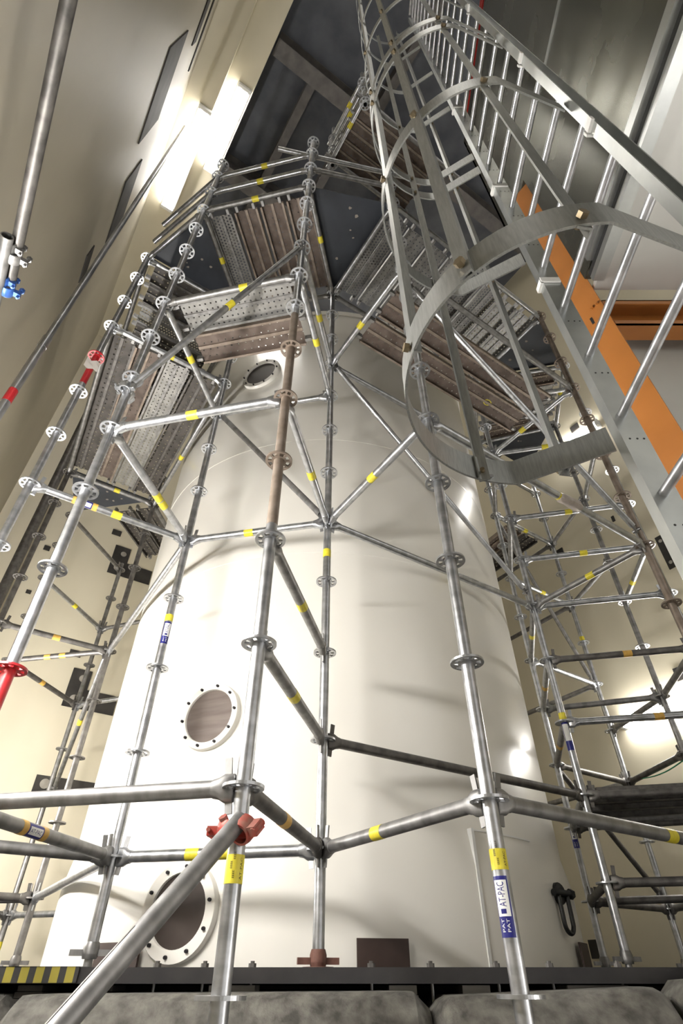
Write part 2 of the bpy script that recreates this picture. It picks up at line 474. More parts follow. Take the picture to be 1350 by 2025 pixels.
# brown angle stops beside the tank
for th, w, h, lab in ((11.2, .245, .115, 'brown steel angle stop in front of the tank, right of the centre pole'), (59.5, .20, .135, 'brown steel angle stop at the tank right foot'),
                      (-30.5, .30, .11, 'brown steel angle stop left of the big manhole')):
    m = Matrix.Translation(TC) @ on_tank(th, ZP, TR + .05)
    o = thing('angle_stop', lab, 'steel bracket', m, 'brown stops around the tank foot')
    build('upright', MB().box((-w / 2, 0, 0), (w / 2, h, .012)), M['brownp'], o, smooth=False)
    build('foot', MB().box((-w / 2 - .03, 0, .012), (w / 2 + .03, .010, .09)), M['brownp'], o, smooth=False)

# shackle on the tank
m = Matrix.Translation(TC) @ on_tank(52.8, .315, TR + .03)
sh = thing('lifting_shackle', 'black forged lifting shackle hanging on the tank right side', 'shackle', m @ Matrix.Rotation(-.25, 4, 'Y'))
build('lug', MB().lathe([(.055, -.04), (.055, .02), (.05, .026), (.001, .026)], 20, Matrix.Translation((0, .075, 0))), M['shackle'], sh)
pts = []
for k in range(25):
    a = PI * k / 24
    pts.append((.042 * math.cos(a), -.062 - .05 * math.sin(a), .035))
build('bow', MB().path([(.042, .075, .035), (.042, 0, .035)] + pts[1:-1] + [(-.042, 0, .035), (-.042, .075, .035)], .013, 10), M['shackle'], sh)
build('pin', MB().tube((-.085, .075, .035), (.085, .075, .035), .018, 12).tube((.07, .075, .035), (.095, .075, .035), .027, 6), M['shackle'], sh)

# ------------------------------------------------------------------ scaffold
TUBE = .0246
KZ = {7: 3.735, 8: 4.185, 9: 4.61, 10: 5.05, 11: 5.465, 12: 5.92, 13: 6.36, 14: 6.73}
def kz(k):
    if k in KZ: return KZ[k]
    if k > 6 and k != int(k):
        a = math.floor(k); f = k - a
        return kz(a) * (1 - f) + kz(a + 1) * f
    return .444 + .475 * k

# rosette: hub, rim and eight spokes
def rosette_mesh(mat, name):
    n = 48
    rad = [.0245, .035, .052, .0635]
    bm = bmesh.new()
    vt = [[bm.verts.new((r * math.cos(2 * PI * i / n), r * math.sin(2 * PI * i / n), 0)) for i in range(n)] for r in rad]
    fs = []
    for j in range(3):
        for i in range(n):
            if j == 1 and (i % 6) not in (0, 5): continue
            fs.append(bm.faces.new((vt[j][i], vt[j + 1][i], vt[j + 1][(i + 1) % n], vt[j][(i + 1) % n])))
    r = bmesh.ops.extrude_face_region(bm, geom=fs)
    for v in r['geom']:
        if isinstance(v, bmesh.types.BMVert): v.co.z += .009
    bmesh.ops.translate(bm, verts=bm.verts, vec=(0, 0, -.0045))
    bmesh.ops.recalc_face_normals(bm, faces=bm.faces)
    me = bpy.data.meshes.new(name); bm.to_mesh(me); bm.free()
    me.materials.append(mat)
    return me
ROS = {k: rosette_mesh(M[k], 'rosette') for k in ('galv', 'galv2', 'dark', 'brownt', 'red')}

def head_mesh(mat):
    mb = MB(); rs = []
    for x, w, h, e in ((.027, .012, .036, .7), (.030, .015, .040, .6), (.060, .021, .040, .6), (.078, .0275, .030, .9), (.096, .0268, .0268, 1), (.098, .024, .024, 1)):
        ring = []
        for i in range(14):
            a = 2 * PI * i / 14
            c, s = math.cos(a), math.sin(a)
            ring.append(Vector((x, math.copysign(abs(c) ** e, c) * w, math.copysign(abs(s) ** e, s) * h)))
        rs.append(ring)
    return mb.rings(rs).mesh('ledger_head', mat)
HEAD = {k: head_mesh(M[k]) for k in ('galv', 'galv2', 'dark', 'brownt')}
WEDGE = {k: MB().box((-.011, -.0035, -.072), (.011, .0035, .088), Matrix.Translation((.047, 0, 0)) @ Matrix.Rotation(.12, 4, 'Y')).mesh('wedge_pin', M[k], False) for k in ('galv', 'galv2', 'dark', 'brownt')}
TUBES = {}
def tube_mesh(L, mk, r=TUBE):
    key = (round(L, 3), mk, r)
    if key not in TUBES:
        TUBES[key] = MB().hollow((0, 0, 0), (round(L, 3), 0, 0), r).mesh('tube', M[mk])
    return TUBES[key]
STICK = {k: band(TUBE, -.032, .032).mesh('tape_band', M[k]) for k in ('yellow', 'orange_tape')}

P = {   # plan positions of the poles
 'W': (-1.290, 1.996), 'FL': (-.297, 1.787), 'R': (.478, 1.938), 'R2': (2.16, 3.075), 'C': (-.0935, 2.818), 'L2': (-1.084, 3.016),
 'C2': (1.587, 3.905), 'Q2': (1.832, 4.90), 'W3': (-1.94, 2.44), 'L3': (-2.18, 4.705), 'SP': (2.617, 3.70), 'SD': (2.785, 4.61),
 'SC': (2.665, 5.46), 'O7': (-2.96, 4.17), 'O6A': (-2.975, 6.02), 'O6B': (-3.215, 4.90), 'I4': (.82, 6.76), 'O3B': (1.55, 7.22), 'I6': (-2.06, 5.70),
}
N = {
 'W': 'white red-footed pole', 'FL': 'red-clamped front pole', 'R': 'blue-labelled front pole', 'R2': 'brown weathered pole', 'C': 'rusty-jack centre pole',
 'L2': 'striped-edge pole', 'C2': 'right tankside pole', 'Q2': 'slim right tankside pole', 'W3': 'red-jointed left pole', 'L3': 'dark left tankside pole',
 'SP': 'hidden rear pole', 'SD': 'far right pole', 'SC': 'green-corded right pole', 'O7': 'left wall pole', 'O6A': 'slim far left pole', 'O6B': 'left corner pole',
 'I4': 'rear tankside pole', 'O3B': 'rear right pole', 'I6': 'rear left pole',
}
def pt(n, k): return Vector((P[n][0], P[n][1], kz(k)))

def pole(n, z0, z1, ks, mk, label, jack=None, seg=()):
    """upright with rosettes; local x points up"""
    x, y = P[n]
    m = Matrix(((0, 0, 1, x), (0, 1, 0, y), (-1, 0, 0, 0), (0, 0, 0, 1)))
    m = Matrix(((0, 0, 1, x), (0, -1, 0, y), (1, 0, 0, 0), (0, 0, 0, 1)))
    o = thing('scaffold_pole', label, 'scaffold pole', m, 'upright poles of the scaffold')
    z = z0
    parts = sorted(seg) + [(z1, z1, None)]
    for a, b, mm in parts:      # painted or weathered lengths
        if a > z + .01:
            link('tube', tube_mesh(a - z, mk), o, T(z, 0, 0))
        if mm:
            t = link('tube', tube_mesh(b - a, mm), o, T(a, 0, 0)); t['label'] = {'red': 'red painted tube', 'brownt': 'rusty brown tube'}.get(mm, 'worn tube')
        z = b
    rot = Matrix(((0, 0, 1, 0), (0, 1, 0, 0), (-1, 0, 0, 0), (0, 0, 0, 1)))
    for k in ks:
        zz = kz(k)
        mm = mk
        for a, b, s in seg:
            if a - .02 <= zz <= b + .02 and s: mm = s
        if mm == 'tape': mm = mk
        link('rosette', ROS.get(mm, ROS['galv']), o, T(zz, 0, 0) @ rot @ Matrix.Rotation(random.uniform(0, .2), 4, 'Z'))
    if jack:
        jm, zb = jack
        j = build('jack', MB().lathe([(.001, zb + .002), (.062, zb + .002), (.062, zb + .008), (.019, zb + .010), (.017, z0 - .012), (.034, z0 - .012), (.034, z0 + .012), (.028, z0 + .03), (.001, z0 + .03)], 18, rot @ Matrix.Identity(4)), M[jm], o)
        j.matrix_local = Matrix.Identity(4)
        build('wing_nut', MB().box((-.085, -.010, -.010), (.085, .010, .012)).lathe([(.03, -.02), (.033, -.01), (.033, .012), (.028, .018)], 12), M[jm], j, T(z0 - .008, 0, 0) @ rot @ Matrix.Rotation(.25, 4, 'Z'))
    return o
# local frame of a pole: x up, so rosettes (built in xy) get turned by rot
zj = .10
A = {}
A['C'] = pole('C', .068, kz(11) + .1, range(0, 12), 'galv', 'slim grey scaffold pole on a rust red screw jack in front of the tank', ('rustjack', ZP))
A['FL'] = pole('FL', ZF + .05, kz(14) + .05, range(-1, 15), 'galv', 'tall front scaffold pole with a red clamp at its foot and rusty middle', ('galv2', ZF), ((1.47, 3.20, 'brownt'),))
A['R'] = pole('R', ZF + .05, kz(13) + .05, range(-1, 14), 'galv', 'front scaffold pole right of centre with yellow tape and blue label', ('galv2', ZF))
A['L2'] = pole('L2', zj, kz(11) + .1, range(0, 12), 'galv', 'grey scaffold pole standing on the striped edge left of the big manhole', ('galv2', ZP))
A['W'] = pole('W', ZF + .05, kz(14) + .05, range(-1, 15), 'galv', 'bright lit scaffold pole at left with a red painted foot', ('galv2', ZF), ((.15, .915, 'red'),))
A['W3'] = pole('W3', zj, kz(11) + .08, range(0, 12), 'galv', 'left scaffold pole close to the wall with a red joint and paper tag', ('galv2', ZP), ((3.38, 3.745, 'red'),))
A['R2'] = pole('R2', zj, kz(11) + .1, range(0, 12), 'brownt', 'brown weathered scaffold pole between ladder and right wall', ('galv2', ZP))
A['C2'] = pole('C2', zj, kz(11) + .1, range(0, 12), 'galv', 'grey scaffold pole with a navy label right of the tank', ('galv2', ZP))
A['Q2'] = pole('Q2', zj, kz(11) + .1, range(0, 12), 'galv', 'slim scaffold pole hugging the right side of the tank', ('galv2', ZP))
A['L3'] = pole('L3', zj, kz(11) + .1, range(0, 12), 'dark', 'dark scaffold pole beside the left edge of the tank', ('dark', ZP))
A['SP'] = pole('SP', zj, kz(11) + .1, range(0, 12), 'galv', 'scaffold pole standing just behind the brown weathered pole', ('galv2', ZP))
A['SD'] = pole('SD', zj, kz(11) + .1, range(0, 12), 'galv2', 'scaffold pole in front of the lamp on the right wall', ('galv2', ZP))
A['SC'] = pole('SC', zj, kz(11) + .1, range(0, 12), 'galv', 'scaffold pole by the right wall with a green cord', ('galv2', ZP))
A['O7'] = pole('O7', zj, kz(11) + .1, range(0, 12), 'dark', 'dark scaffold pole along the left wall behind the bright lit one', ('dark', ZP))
A['O6A'] = pole('O6A', zj, kz(8) + .1, range(0, 9), 'galv2', 'slim far scaffold pole in front of the dark wall plates', ('galv2', ZP))
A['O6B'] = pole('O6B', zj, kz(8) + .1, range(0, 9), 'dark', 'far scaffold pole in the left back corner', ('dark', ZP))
A['O3B'] = pole('O3B', zj, kz(11) + .1, range(0, 12), 'galv2', 'scaffold pole behind the tank on its right', ('galv2', ZP))

def ledger(a, b, k, mk='galv', lvl='', tape=(.5,), k2=None, mat_tape='yellow', over=0, what='tube', kind='ledger', lab=None):
    p0 = pt(a, k); p1 = pt(b, k if k2 is None else k2)
    d = (p1 - p0); L = d.length; e = d.normalized()
    o = thing('scaffold_' + kind, lab or f"{ {'galv':'grey','galv2':'worn grey','dark':'dark','brownt':'brown'}[mk]} {what} tying {N[a]} to {N[b]}, {lvl}", 'scaffold tube',
              frame_from(p0, p1), 'cross tubes of the scaffold')
    g = .09 if kind == 'ledger' else .055
    link('tube', tube_mesh(L - 2 * g + over, mk), o, T(g - over, 0, 0))
    for s in (0, 1):
        hm = Matrix.Identity(4) if s == 0 else T(L, 0, 0) @ Matrix.Rotation(PI, 4, 'Z')
        if kind == 'ledger':
            h = link('ledger_head', HEAD[mk], o, hm)
            link('wedge_pin', WEDGE[mk], h)
        else:
            h = build('end_clip', MB().box((.025, -.022, -.03), (.075, .022, .03)).tube((.05, -.05, 0), (.05, .05, 0), .011, 8), M['galv2'], o, hm)
    for f in tape:
        s = link('tape_band', STICK[mat_tape], o, T(L * f, 0, 0)); s['label'] = 'yellow tape'
    return o
LV = {0: 'lowest level', 1: 'second level', 2: 'third level', 3: 'below mid height', 4: 'mid height', 5: 'above mid height', 6: 'below the decks',
      7: 'under lower deck', 8: 'lower deck level', 10: 'under upper deck', 11: 'upper deck level', 12: 'middle guard rail', 13: 'top guard rail'}
LED = [  # a, b, level, material, tape positions
 ('FL', 'W', 0, 'galv2', ()), ('L2', 'W', 0, 'galv2', ()), ('L2', 'W3', 0, 'galv2', (.82,)), ('L2', 'C', 0, 'galv', (.40, .55)), ('FL', 'C', 0, 'dark', (.42,)), ('C', 'R', 0, 'galv2', (.42,)),
 ('R', 'R2', 0, 'galv2', (.5,)), ('L2', 'L3', 0, 'galv', ()), ('L3', 'O7', 0, 'dark', (.5,)), ('L3', 'O6B', 0, 'dark', ()), ('O6A', 'O6B', 0, 'galv2', ()), ('O6A', 'I6', 0, 'galv', (.6,)),
 ('C2', 'SP', 0, 'dark', ()), ('C2', 'Q2', 0, 'dark', ()), ('Q2', 'SD', 0, 'dark', ()), ('Q2', 'SC', 0, 'dark', ()), ('SD', 'SC', 0, 'galv2', ()),
 ('C', 'C2', 1, 'dark', ()), ('FL', 'C', 1, 'galv2', (.45,)), ('C2', 'SP', 1, 'dark', (.62,)), ('C2', 'Q2', 1, 'galv2', ()), ('Q2', 'SD', 1, 'dark', ()),
 ('FL', 'C', 2, 'galv2', (.5,)), ('C2', 'SP', 2, 'galv', (.6,)), ('C2', 'Q2', 2, 'galv2', (.5,)), ('SC', 'SD', 2, 'dark', ()), ('SC', 'Q2', 2, 'dark', ()), ('SC', 'O3B', 2, 'galv2', ()),
 ('C2', 'SP', 3, 'dark', (.55,)), ('C2', 'Q2', 3, 'galv', (.5,)), ('SC', 'SD', 3, 'galv2', ()),
 ('FL', 'W', 4, 'galv', (.52,)), ('FL', 'C', 4, 'galv', (.55,)), ('L2', 'W', 4, 'galv', (.38, .45)), ('L2', 'W3', 4, 'galv', (.48,)), ('L2', 'C', 4, 'galv', (.45,)), ('C', 'R', 4, 'galv', (.5,)),
 ('C', 'C2', 4, 'galv', (.55,)), ('R', 'R2', 4, 'galv', (.55,)), ('C2', 'R2', 4, 'galv2', (.55,)), ('C2', 'Q2', 4, 'galv2', (.5,)), ('C2', 'SP', 4, 'galv', ()), ('Q2', 'SC', 4, 'galv', ()),
 ('SC', 'O3B', 4, 'galv2', ()), ('L2', 'L3', 4, 'galv', ()), ('L3', 'O7', 4, 'dark', (.5,)), ('L3', 'O6B', 4, 'dark', (.45, .6)), ('O6A', 'O6B', 4, 'dark', (.55,)), ('O6A', 'I6', 4, 'galv', (.75,)), ('R2', 'SP', 4, 'galv2', ()),
 ('C2', 'SP', 5, 'galv', (.5,)), ('SP', 'SD', 5, 'galv', (.6,)), ('C2', 'SP', 6, 'galv', (.5,)), ('Q2', 'SC', 6, 'galv', (.5,)), ('SC', 'SD', 6, 'galv2', ()), ('SC', 'O3B', 6, 'dark', ()), ('C2', 'Q2', 6, 'galv2', ()),
 ('O6A', 'O6B', 6, 'galv', (.5,)), ('O6A', 'I6', 6, 'galv2', ()), ('Q2', 'SD', 3, 'galv2', ()), ('SD', 'SP', 3, 'galv2', ()),
 ('FL', 'W', 7, 'galv2', (.40,)), ('W', 'L2', 7, 'galv', (.45,)), ('FL', 'C', 7, 'galv', (.5,)), ('L2', 'C', 7, 'galv', ()),
 ('L2', 'W3', 8, 'galv', (.5,)), ('L3', 'O7', 8, 'galv2', (.45,)), ('L2', 'L3', 8, 'galv', (.55,)), ('W3', 'O7', 8, 'galv2', ()), ('FL', 'C', 8, 'galv', (.55,)), ('C', 'R', 8, 'galv', (.45,)),
 ('C', 'C2', 8, 'galv', ()), ('R', 'R2', 8, 'galv2', ()), ('C2', 'R2', 8, 'galv', (.4,)), ('C2', 'SP', 8, 'galv', (.5,)), ('Q2', 'SC', 8, 'galv', (.5,)), ('SC', 'O3B', 8, 'dark', ()), ('C2', 'Q2', 8, 'galv2', ()), ('SP', 'SD', 8, 'galv', ()),
 ('O6A', 'O6B', 8, 'galv2', ()), ('L3', 'I6', 8, 'galv2', ()), ('SC', 'SD', 8, 'galv2', ()),
 ('Q2', 'SC', 10, 'galv', (.5,)), ('C2', 'SP', 10, 'galv', (.5,)),
 ('FL', 'W', 11, 'galv2', (.5,)), ('FL', 'C', 11, 'galv2', (.45,)), ('W', 'L2', 11, 'galv2', (.45,)), ('L2', 'C', 11, 'galv2', ()), ('L2', 'W3', 11, 'galv', ()), ('C', 'R', 11, 'galv', ()), ('R', 'R2', 11, 'galv', ()),
 ('C', 'C2', 11, 'galv2', ()), ('C2', 'R2', 11, 'galv', ()), ('C2', 'SP', 11, 'galv', ()), ('SP', 'SD', 11, 'galv', (.4,)), ('C2', 'Q2', 11, 'galv', ()), ('Q2', 'SD', 11, 'galv', (.5,)), ('W3', 'O7', 11, 'galv2', ()), ('L2', 'L3', 11, 'galv2', ()), ('L3', 'O7', 11, 'galv2', ()),
 ('W', 'W3', 11, 'galv', ()),
 ('FL', 'W', 12, 'galv', (.5,)), ('FL', 'W', 13, 'galv', (.5,)), ('FL', 'R', 12, 'galv2', ()),
]
for a, b, k, mk, tp in LED:
    ledger(a, b, k, mk, LV[k], tp, mat_tape='orange_tape' if (mk == 'dark' or (k in (2, 3) and a == 'C2')) else 'yellow')
P['W3t'] = P['W3']; N['W3t'] = N['W3']
# guard rails from the bright pole towards the wall side, and the long rail past the front pole
def free_tube(name, p0, p1, mk, label, tape=(), r=TUBE, group='loose tubes clamped to the scaffold', cat='scaffold tube'):
    p0, p1 = Vector(p0), Vector(p1)
    o = thing(name, label, cat, frame_from(p0, p1), group)
    L = (p1 - p0).length
    link('tube', tube_mesh(L, mk, r), o)
    for f in tape: link('tape_band', STICK['yellow'], o, T(L * f, 0, 0))
    return o
for k, lab in ((12, 'bright guard rail tube from the bright lit pole towards the left wall, lower one'), (13, 'bright guard rail tube from the bright lit pole towards the left wall, upper one')):
    a = pt('W', k); b = Vector((P['W3'][0], P['W3'][1], kz(k)))
    free_tube('guard_rail', a + (b - a).normalized() * .03, b + (b - a).normalized() * .05, 'galv', lab)
a = pt('FL', 13.3); b = Vector((P['R'][0], P['R'][1], kz(13.3))); e = (b - a).normalized()
free_tube('guard_rail', a - e * .36 + Vector((0, .05, 0)), b + e * .3 + Vector((0, .05, 0)), 'galv', 'long top rail tube sticking out left past the red-clamped front pole')

# diagonals
def brace(p0, p1, mk, label, tape=()):
    p0, p1 = Vector(p0), Vector(p1)
    o = thing('scaffold_brace', label, 'scaffold brace', frame_from(p0, p1), 'diagonal braces of the scaffold')
    L = (p1 - p0).length
    link('tube', tube_mesh(L - .08, mk, .0215), o, T(.04, 0, 0))
    for s in (0, 1):
        hm = Matrix.Identity(4) if s == 0 else T(L, 0, 0) @ Matrix.Rotation(PI, 4, 'Z')
        build('end_clip', MB().box((-.015, -.006, -.022), (.085, .006, .022)).tube((.0, -.03, 0), (.0, .03, 0), .012, 8), M['galv2'], o, hm)
    for f in tape:
        s = link('tape_band', STICK['yellow'], o, T(L * f, 0, 0)); s.scale = (1, .9, .9)
    return o
def off(n, k, dx=0, dy=0): 
    p = pt(n, k); return (p.x + dx, p.y + dy, p.z)
brace(off('FL', 7.9, 0, -.03), off('W', 4.72, .02, -.03), 'galv', 'bright diagonal brace falling from the red-clamped front pole to the bright lit pole', (.47,))
brace(off('L2', 7, .03, .0), off('C', 4.1, -.03, .0), 'galv2', 'diagonal brace behind the front pole falling towards the centre pole')
brace(off('C', 8, .03, 0), off('C2', 4.3, -.03, 0), 'galv', 'long diagonal brace close to the tank right of the centre pole')
brace(off('R', 7.4, .03, 0), off('R2', 4.25, -.03, -.03), 'galv', 'long diagonal brace falling to the brown weathered pole')
brace(off('L3', 4, 0, -.04), off('O6A', 2.2, .05, 0), 'galv2', 'thin far diagonal brace left of the dark wall plates', (.5,))
brace(off('Q2', 8, 0, .03), off('SC', 4.1, -.03, 0), 'galv2', 'far diagonal brace between tank and right wall')
brace(off('Q2', 2, 0, .03), off('SC', .2, -.03, 0), 'dark', 'lowest far diagonal brace between tank and right wall')

# labels on the poles
def pole_label(n, z, parent, kind):
    x, y = P[n]
    # direction towards the viewer side in the pole's local y/z: local y = -world y, local z = world x
    vx, vy = -x, -y
    ang = math.atan2(vx, -vy)      # angle in local (y,z)
    return ang
def yellow_tag(n, z0, z1, mat='yellow', text=None):
    o = build('yellow_tape', band(TUBE, z0, z1, 24), M[mat], A[n]); o['label'] = 'yellow tape'
    if text:
        ang = pole_label(n, 0, None, None)
        tube_text(text, .011, TUBE, 'print', M['ink'], o, z0 + .008, ang + .75, False, z1 - z0 - .016)
        for q in range(3):
            tube_text('EEEE', .008, TUBE, 'print', M['ink'], o, z0 + .012 + q * .022, ang - .1 - .3 * (q % 2), False, .018)
    return o
def navy_tag(n, z0, z1, text, half=.95, shift=.35):
    ang = pole_label(n, 0, None, None) + shift
    o = build('navy_label', band(TUBE, z0, z1, 16, ang - half, ang + half), M['blue'], A[n]); o['label'] = 'navy and white label'
    h = z1 - z0
    w0, w1 = z0 + h * .33, z1 - h * .07
    build('white_field', band(TUBE + .0006, w0, w1, 12, ang - half * .78, ang + half * .78), M['white'], o)
    if text:
        tube_text(text, .030, TUBE + .0007, 'lettering', M['blue'], o, w0 + (w1 - w0) * .26, ang, False, (w1 - w0) * .68)
        build('emblem', band(TUBE + .001, w0 + (w1 - w0) * .07, w0 + (w1 - w0) * .20, 6, ang - .3, ang + .3), M['blue'], o)
        tube_text('PAT', .012, TUBE + .0007, 'lettering', M['white'], o, z0 + .012, ang - .3, False, .03)
        tube_text('PAT', .012, TUBE + .0007, 'lettering', M['white'], o, z0 + .012, ang + .3, False, .03)
yellow_tag('R', .252, .306, 'yellow', 'AT-PAC')
navy_tag('R', .092, .236, 'AT-PAC', .95, -.35)
yellow_tag('FL', .200, .268, 'yellow', 'AT-PAC')
yellow_tag('L2', 1.70, 1.745); navy_tag('L2', 1.545, 1.69, 'AT-PAC', .95, .1)
yellow_tag('C', 2.05, 2.11)
yellow_tag('C2', 1.40, 1.46); navy_tag('C2', 1.20, 1.39, None, 1.0, 0)
yellow_tag('Q2', .98, 1.04); navy_tag('Q2', .78, .96, 'AT-PAC', 1.0, 0)
yellow_tag('SC', 2.83, 2.89)
yellow_tag('SD', .23, .30)
yellow_tag('O6A', .20, .26)

# label bands on two lowest ledgers
def ledger_label(o_label, f0, f1):
    for o in bpy.data.objects:
        if o.parent is None and o.get('label') == o_label:
            L = max(c.dimensions.x for c in o.children if c.name.startswith('tube')) if False else (o['len'] if 'len' in o else 1.0)
            return o
for key, L, c in ((('L2', 'W'), 1.04, .62), (('C2', 'SP'), 1.05, .62), (('L2', 'W3'), 1.03, .70)):
    k = 0 if key != ('L2', 'W3') else 4
    lab = [x for x in bpy.data.objects if x.parent is None and str(x.get('label', '')).endswith(f"tying {N[key[0]]} to {N[key[1]]}, {LV[k]}")]
    if lab:
        o = lab[0]
        d = Vector((o.matrix_world.inverted() @ Vector((0, 0, 0))))
        ang = math.atan2(d.z, d.y)
        nl = build('navy_label', band(TUBE, c - .045, c + .045, 16, ang - 1.0, ang + 1.0), M['blue'], o); nl['label'] = 'navy and white label'
        build('white_field', band(TUBE + .0006, c - .038, c + .038, 12, ang - .55, ang + .55), M['white'], nl)
        fl = d.cross(Vector((1, 0, 0)))
        tube_text('AT-PAC', .020, TUBE + .0007, 'lettering', M['blue'], nl, c + .034, ang, True, .066)
        for cc in (c - .062, c + .062): link('tape_band', STICK['orange_tape'], o, T(cc, 0, 0) @ Matrix.Scale(.5, 4, (1, 0, 0)))

# clamps
def clamp(name, p, d1, d2, mk, label, gap=.055):
    """two pipe collars back to back; d1, d2 the pipe directions"""
    p = Vector(p)
    o = thing(name, label, 'pipe clamp', Matrix.Translation(p), 'pipe clamps on the tubes')
    side = Vector(d1).cross(Vector(d2))
    side = side.normalized() if side.length > 1e-4 else Vector((0, 1, 0))
    for s, d in ((-1, d1), (1, d2)):
        m = frame_from(side * (s * gap / 2), side * (s * gap / 2) + Vector(d))
        rs = [[Vector((x, rr * math.cos(2 * PI * i / 18), rr * math.sin(2 * PI * i / 18))) for i in range(18)] for x, rr in ((-.024, .0255), (-.024, .032), (-.012, .036), (.012, .036), (.024, .032), (.024, .0255))]
        j = build('collar', MB().rings(rs, closed=True), M[mk], o, m)
        build('hinge_lug', MB().box((-.02, .030, -.014), (.02, .058, .014)).tube((-.024, .05, 0), (.024, .05, 0), .012, 10), M[mk], j)
        build('lock_bolt', MB().tube((0, -.055, -.03), (0, -.055, .04), .006, 8).tube((0, -.055, .03), (0, -.055, .046), .013, 6).box((-.012, -.062, -.012), (.012, -.034, .012)), M[mk], j)
    return o
pA = Vector((-.297, 1.787, .335))
bot = Vector((-.95, .72, ZF + .03))
dirb = (bot - Vector((-.30, 1.735, .33))).normalized()
fb = free_tube('raking_tube', Vector((-.30, 1.735, .33)) - dirb * .03, bot, 'galv2', 'big slanting raker tube running from the red clamp down to the floor at left', ())
build('bolt_slot', MB().box((.4, -.001, .0243), (.7, .001, .0256)), M['dark'], fb)
clamp('swivel_clamp', (-.30, 1.762, .325), (0, 0, 1), tuple(dirb), 'redclamp', 'red worn swivel clamp on the front pole holding the raker tube', .052)
clamp('swivel_clamp', off('W', 4.72, .0, -.01), (0, 0, 1), (.5, 0, .8), 'galv', 'bright metal clamp at the top of the bright lit pole where the brace ends', .05)

# ------------------------------------------------------------------ decks
PLK = {}
HOOK = MB().box((-.05, -.012, -.03), (0, .012, .022)).mesh('end_hook', M['galv2'], False)
def plank_mesh(L, w, kind):
    key = (round(L, 2), w, kind)
    if key not in PLK:
        mb = MB(); h = .042
        mb.box((0, -w / 2, -.002), (L, w / 2, 0))
        PLK[key] = mb.mesh('deck_sheet', M['deck_' + kind], False)
        fr = MB()
        for s in (-1, 1):
            y = s * w / 2
            fr.box((0, min(y, y - s * .003), -h), (L, max(y, y - s * .003), .001))
            fr.box((0, min(y - s * .003, y - s * .018), -h), (L, max(y - s * .003, y - s * .018), -h + .003))
        fr.box((0, -.012, -.014), (L, .012, -.002))
        PLK[key + (1,)] = fr.mesh('side_rail', M[{'brown': 'brownt', 'dark': 'dark'}.get(kind, 'galv2')], False)
    return PLK[key], PLK[key + (1,)]
def plank(p0, p1, w, kind, label, group):
    p0, p1 = Vector(p0), Vector(p1)
    o = thing('deck_plank', label, 'deck plank', frame_from(p0, p1), group)
    L = (p1 - p0).length
    a, b = plank_mesh(L, w, kind)
    link('deck_sheet', a, o); link('side_rail', b, o)
    for y in (-w * .36, w * .36):
        link('end_hook', HOOK, o, T(0, y, 0)); link('end_hook', HOOK, o, T(L, y, 0) @ Matrix.Rotation(PI, 4, 'Z'))
    return o
def lerp(a, b, t): return Vector(a) * (1 - t) + Vector(b) * t
ORD = ['first', 'second', 'third', 'fourth', 'fifth', 'sixth', 'seventh', 'eighth', 'ninth']
CN = {'brown': 'rusty brown', 'grey': 'pale punched', 'net': 'open meshed', 'dark': 'dark'}
def deck_tang(ai, ao, bi, bo, k, ts, kinds, w, where, e=.085):
    for i, (t, kd) in enumerate(zip(ts, kinds)):
        p = lerp(pt(ai, k), pt(ao, k), t); q = lerp(pt(bi, k), pt(bo, k), t)
        d = (q - p).normalized()
        z = Vector((0, 0, .048))
        plank(p + d * e + z, q - d * e + z, w, kd, f"{CN[kd]} deck plank, {ORD[i]} from the tank on the {where}", 'planks of the ' + where)
def deck_rad(ai, ao, bi, bo, k, n, kinds, w, where, e=.085, start='left'):
    for i in range(n):
        s = (i + .5) / n
        p = lerp(pt(ai, k), pt(bi, k), s); q = lerp(pt(ao, k), pt(bo, k), s)
        d = (q - p).normalized(); z = Vector((0, 0, .048))
        plank(p + d * e + z, q - d * e + z, w, kinds[i % len(kinds)], f"{CN[kinds[i % len(kinds)]]} deck plank, {ORD[i]} from the {start} on the {where}", 'planks of the ' + where)
deck_tang('L2', 'W3', 'L3', 'O7', 8, (.17, .42, .67, .90), ('dark', 'grey', 'brown', 'dark'), .235, 'left lower deck')
deck_tang('L2', 'W', 'C', 'FL', 7, (.60, .86), ('brown', 'grey'), .25, 'front lower deck')
deck_tang('C', 'R', 'C2', 'R2', 8, (.43, .70), ('brown', 'brown'), .25, 'right lower deck')
deck_tang('Q2', 'SC', 'I4', 'O3B', 8, (.4, .7), ('brown', 'dark'), .25, 'rear right deck')
deck_tang('L3', 'O6B', 'I6', 'O6A', 8, (.14, .40), ('dark', 'dark'), .24, 'rear left deck')
deck_rad('C2', 'SP', 'Q2', 'SD', 1, 4, ('dark', 'dark', 'dark', 'net'), .235, 'lowest right deck', start='front')
deck_rad('L2', 'W', 'C', 'FL', 11, 4, ('net', 'brown', 'brown', 'brown'), .225, 'front upper deck')
deck_rad('L3', 'O7', 'L2', 'W3', 11, 8, ('dark', 'net', 'dark', 'dark'), .225, 'left upper deck', start='far end')
deck_rad('C', 'R', 'C2', 'R2', 11, 8, ('net', 'grey', 'grey', 'grey', 'net', 'net', 'grey', 'grey'), .225, 'right upper deck')
deck_rad('C2', 'SP', 'Q2', 'SD', 11, 4, ('brown', 'grey', 'grey', 'brown'), .225, 'far right upper deck', start='front')
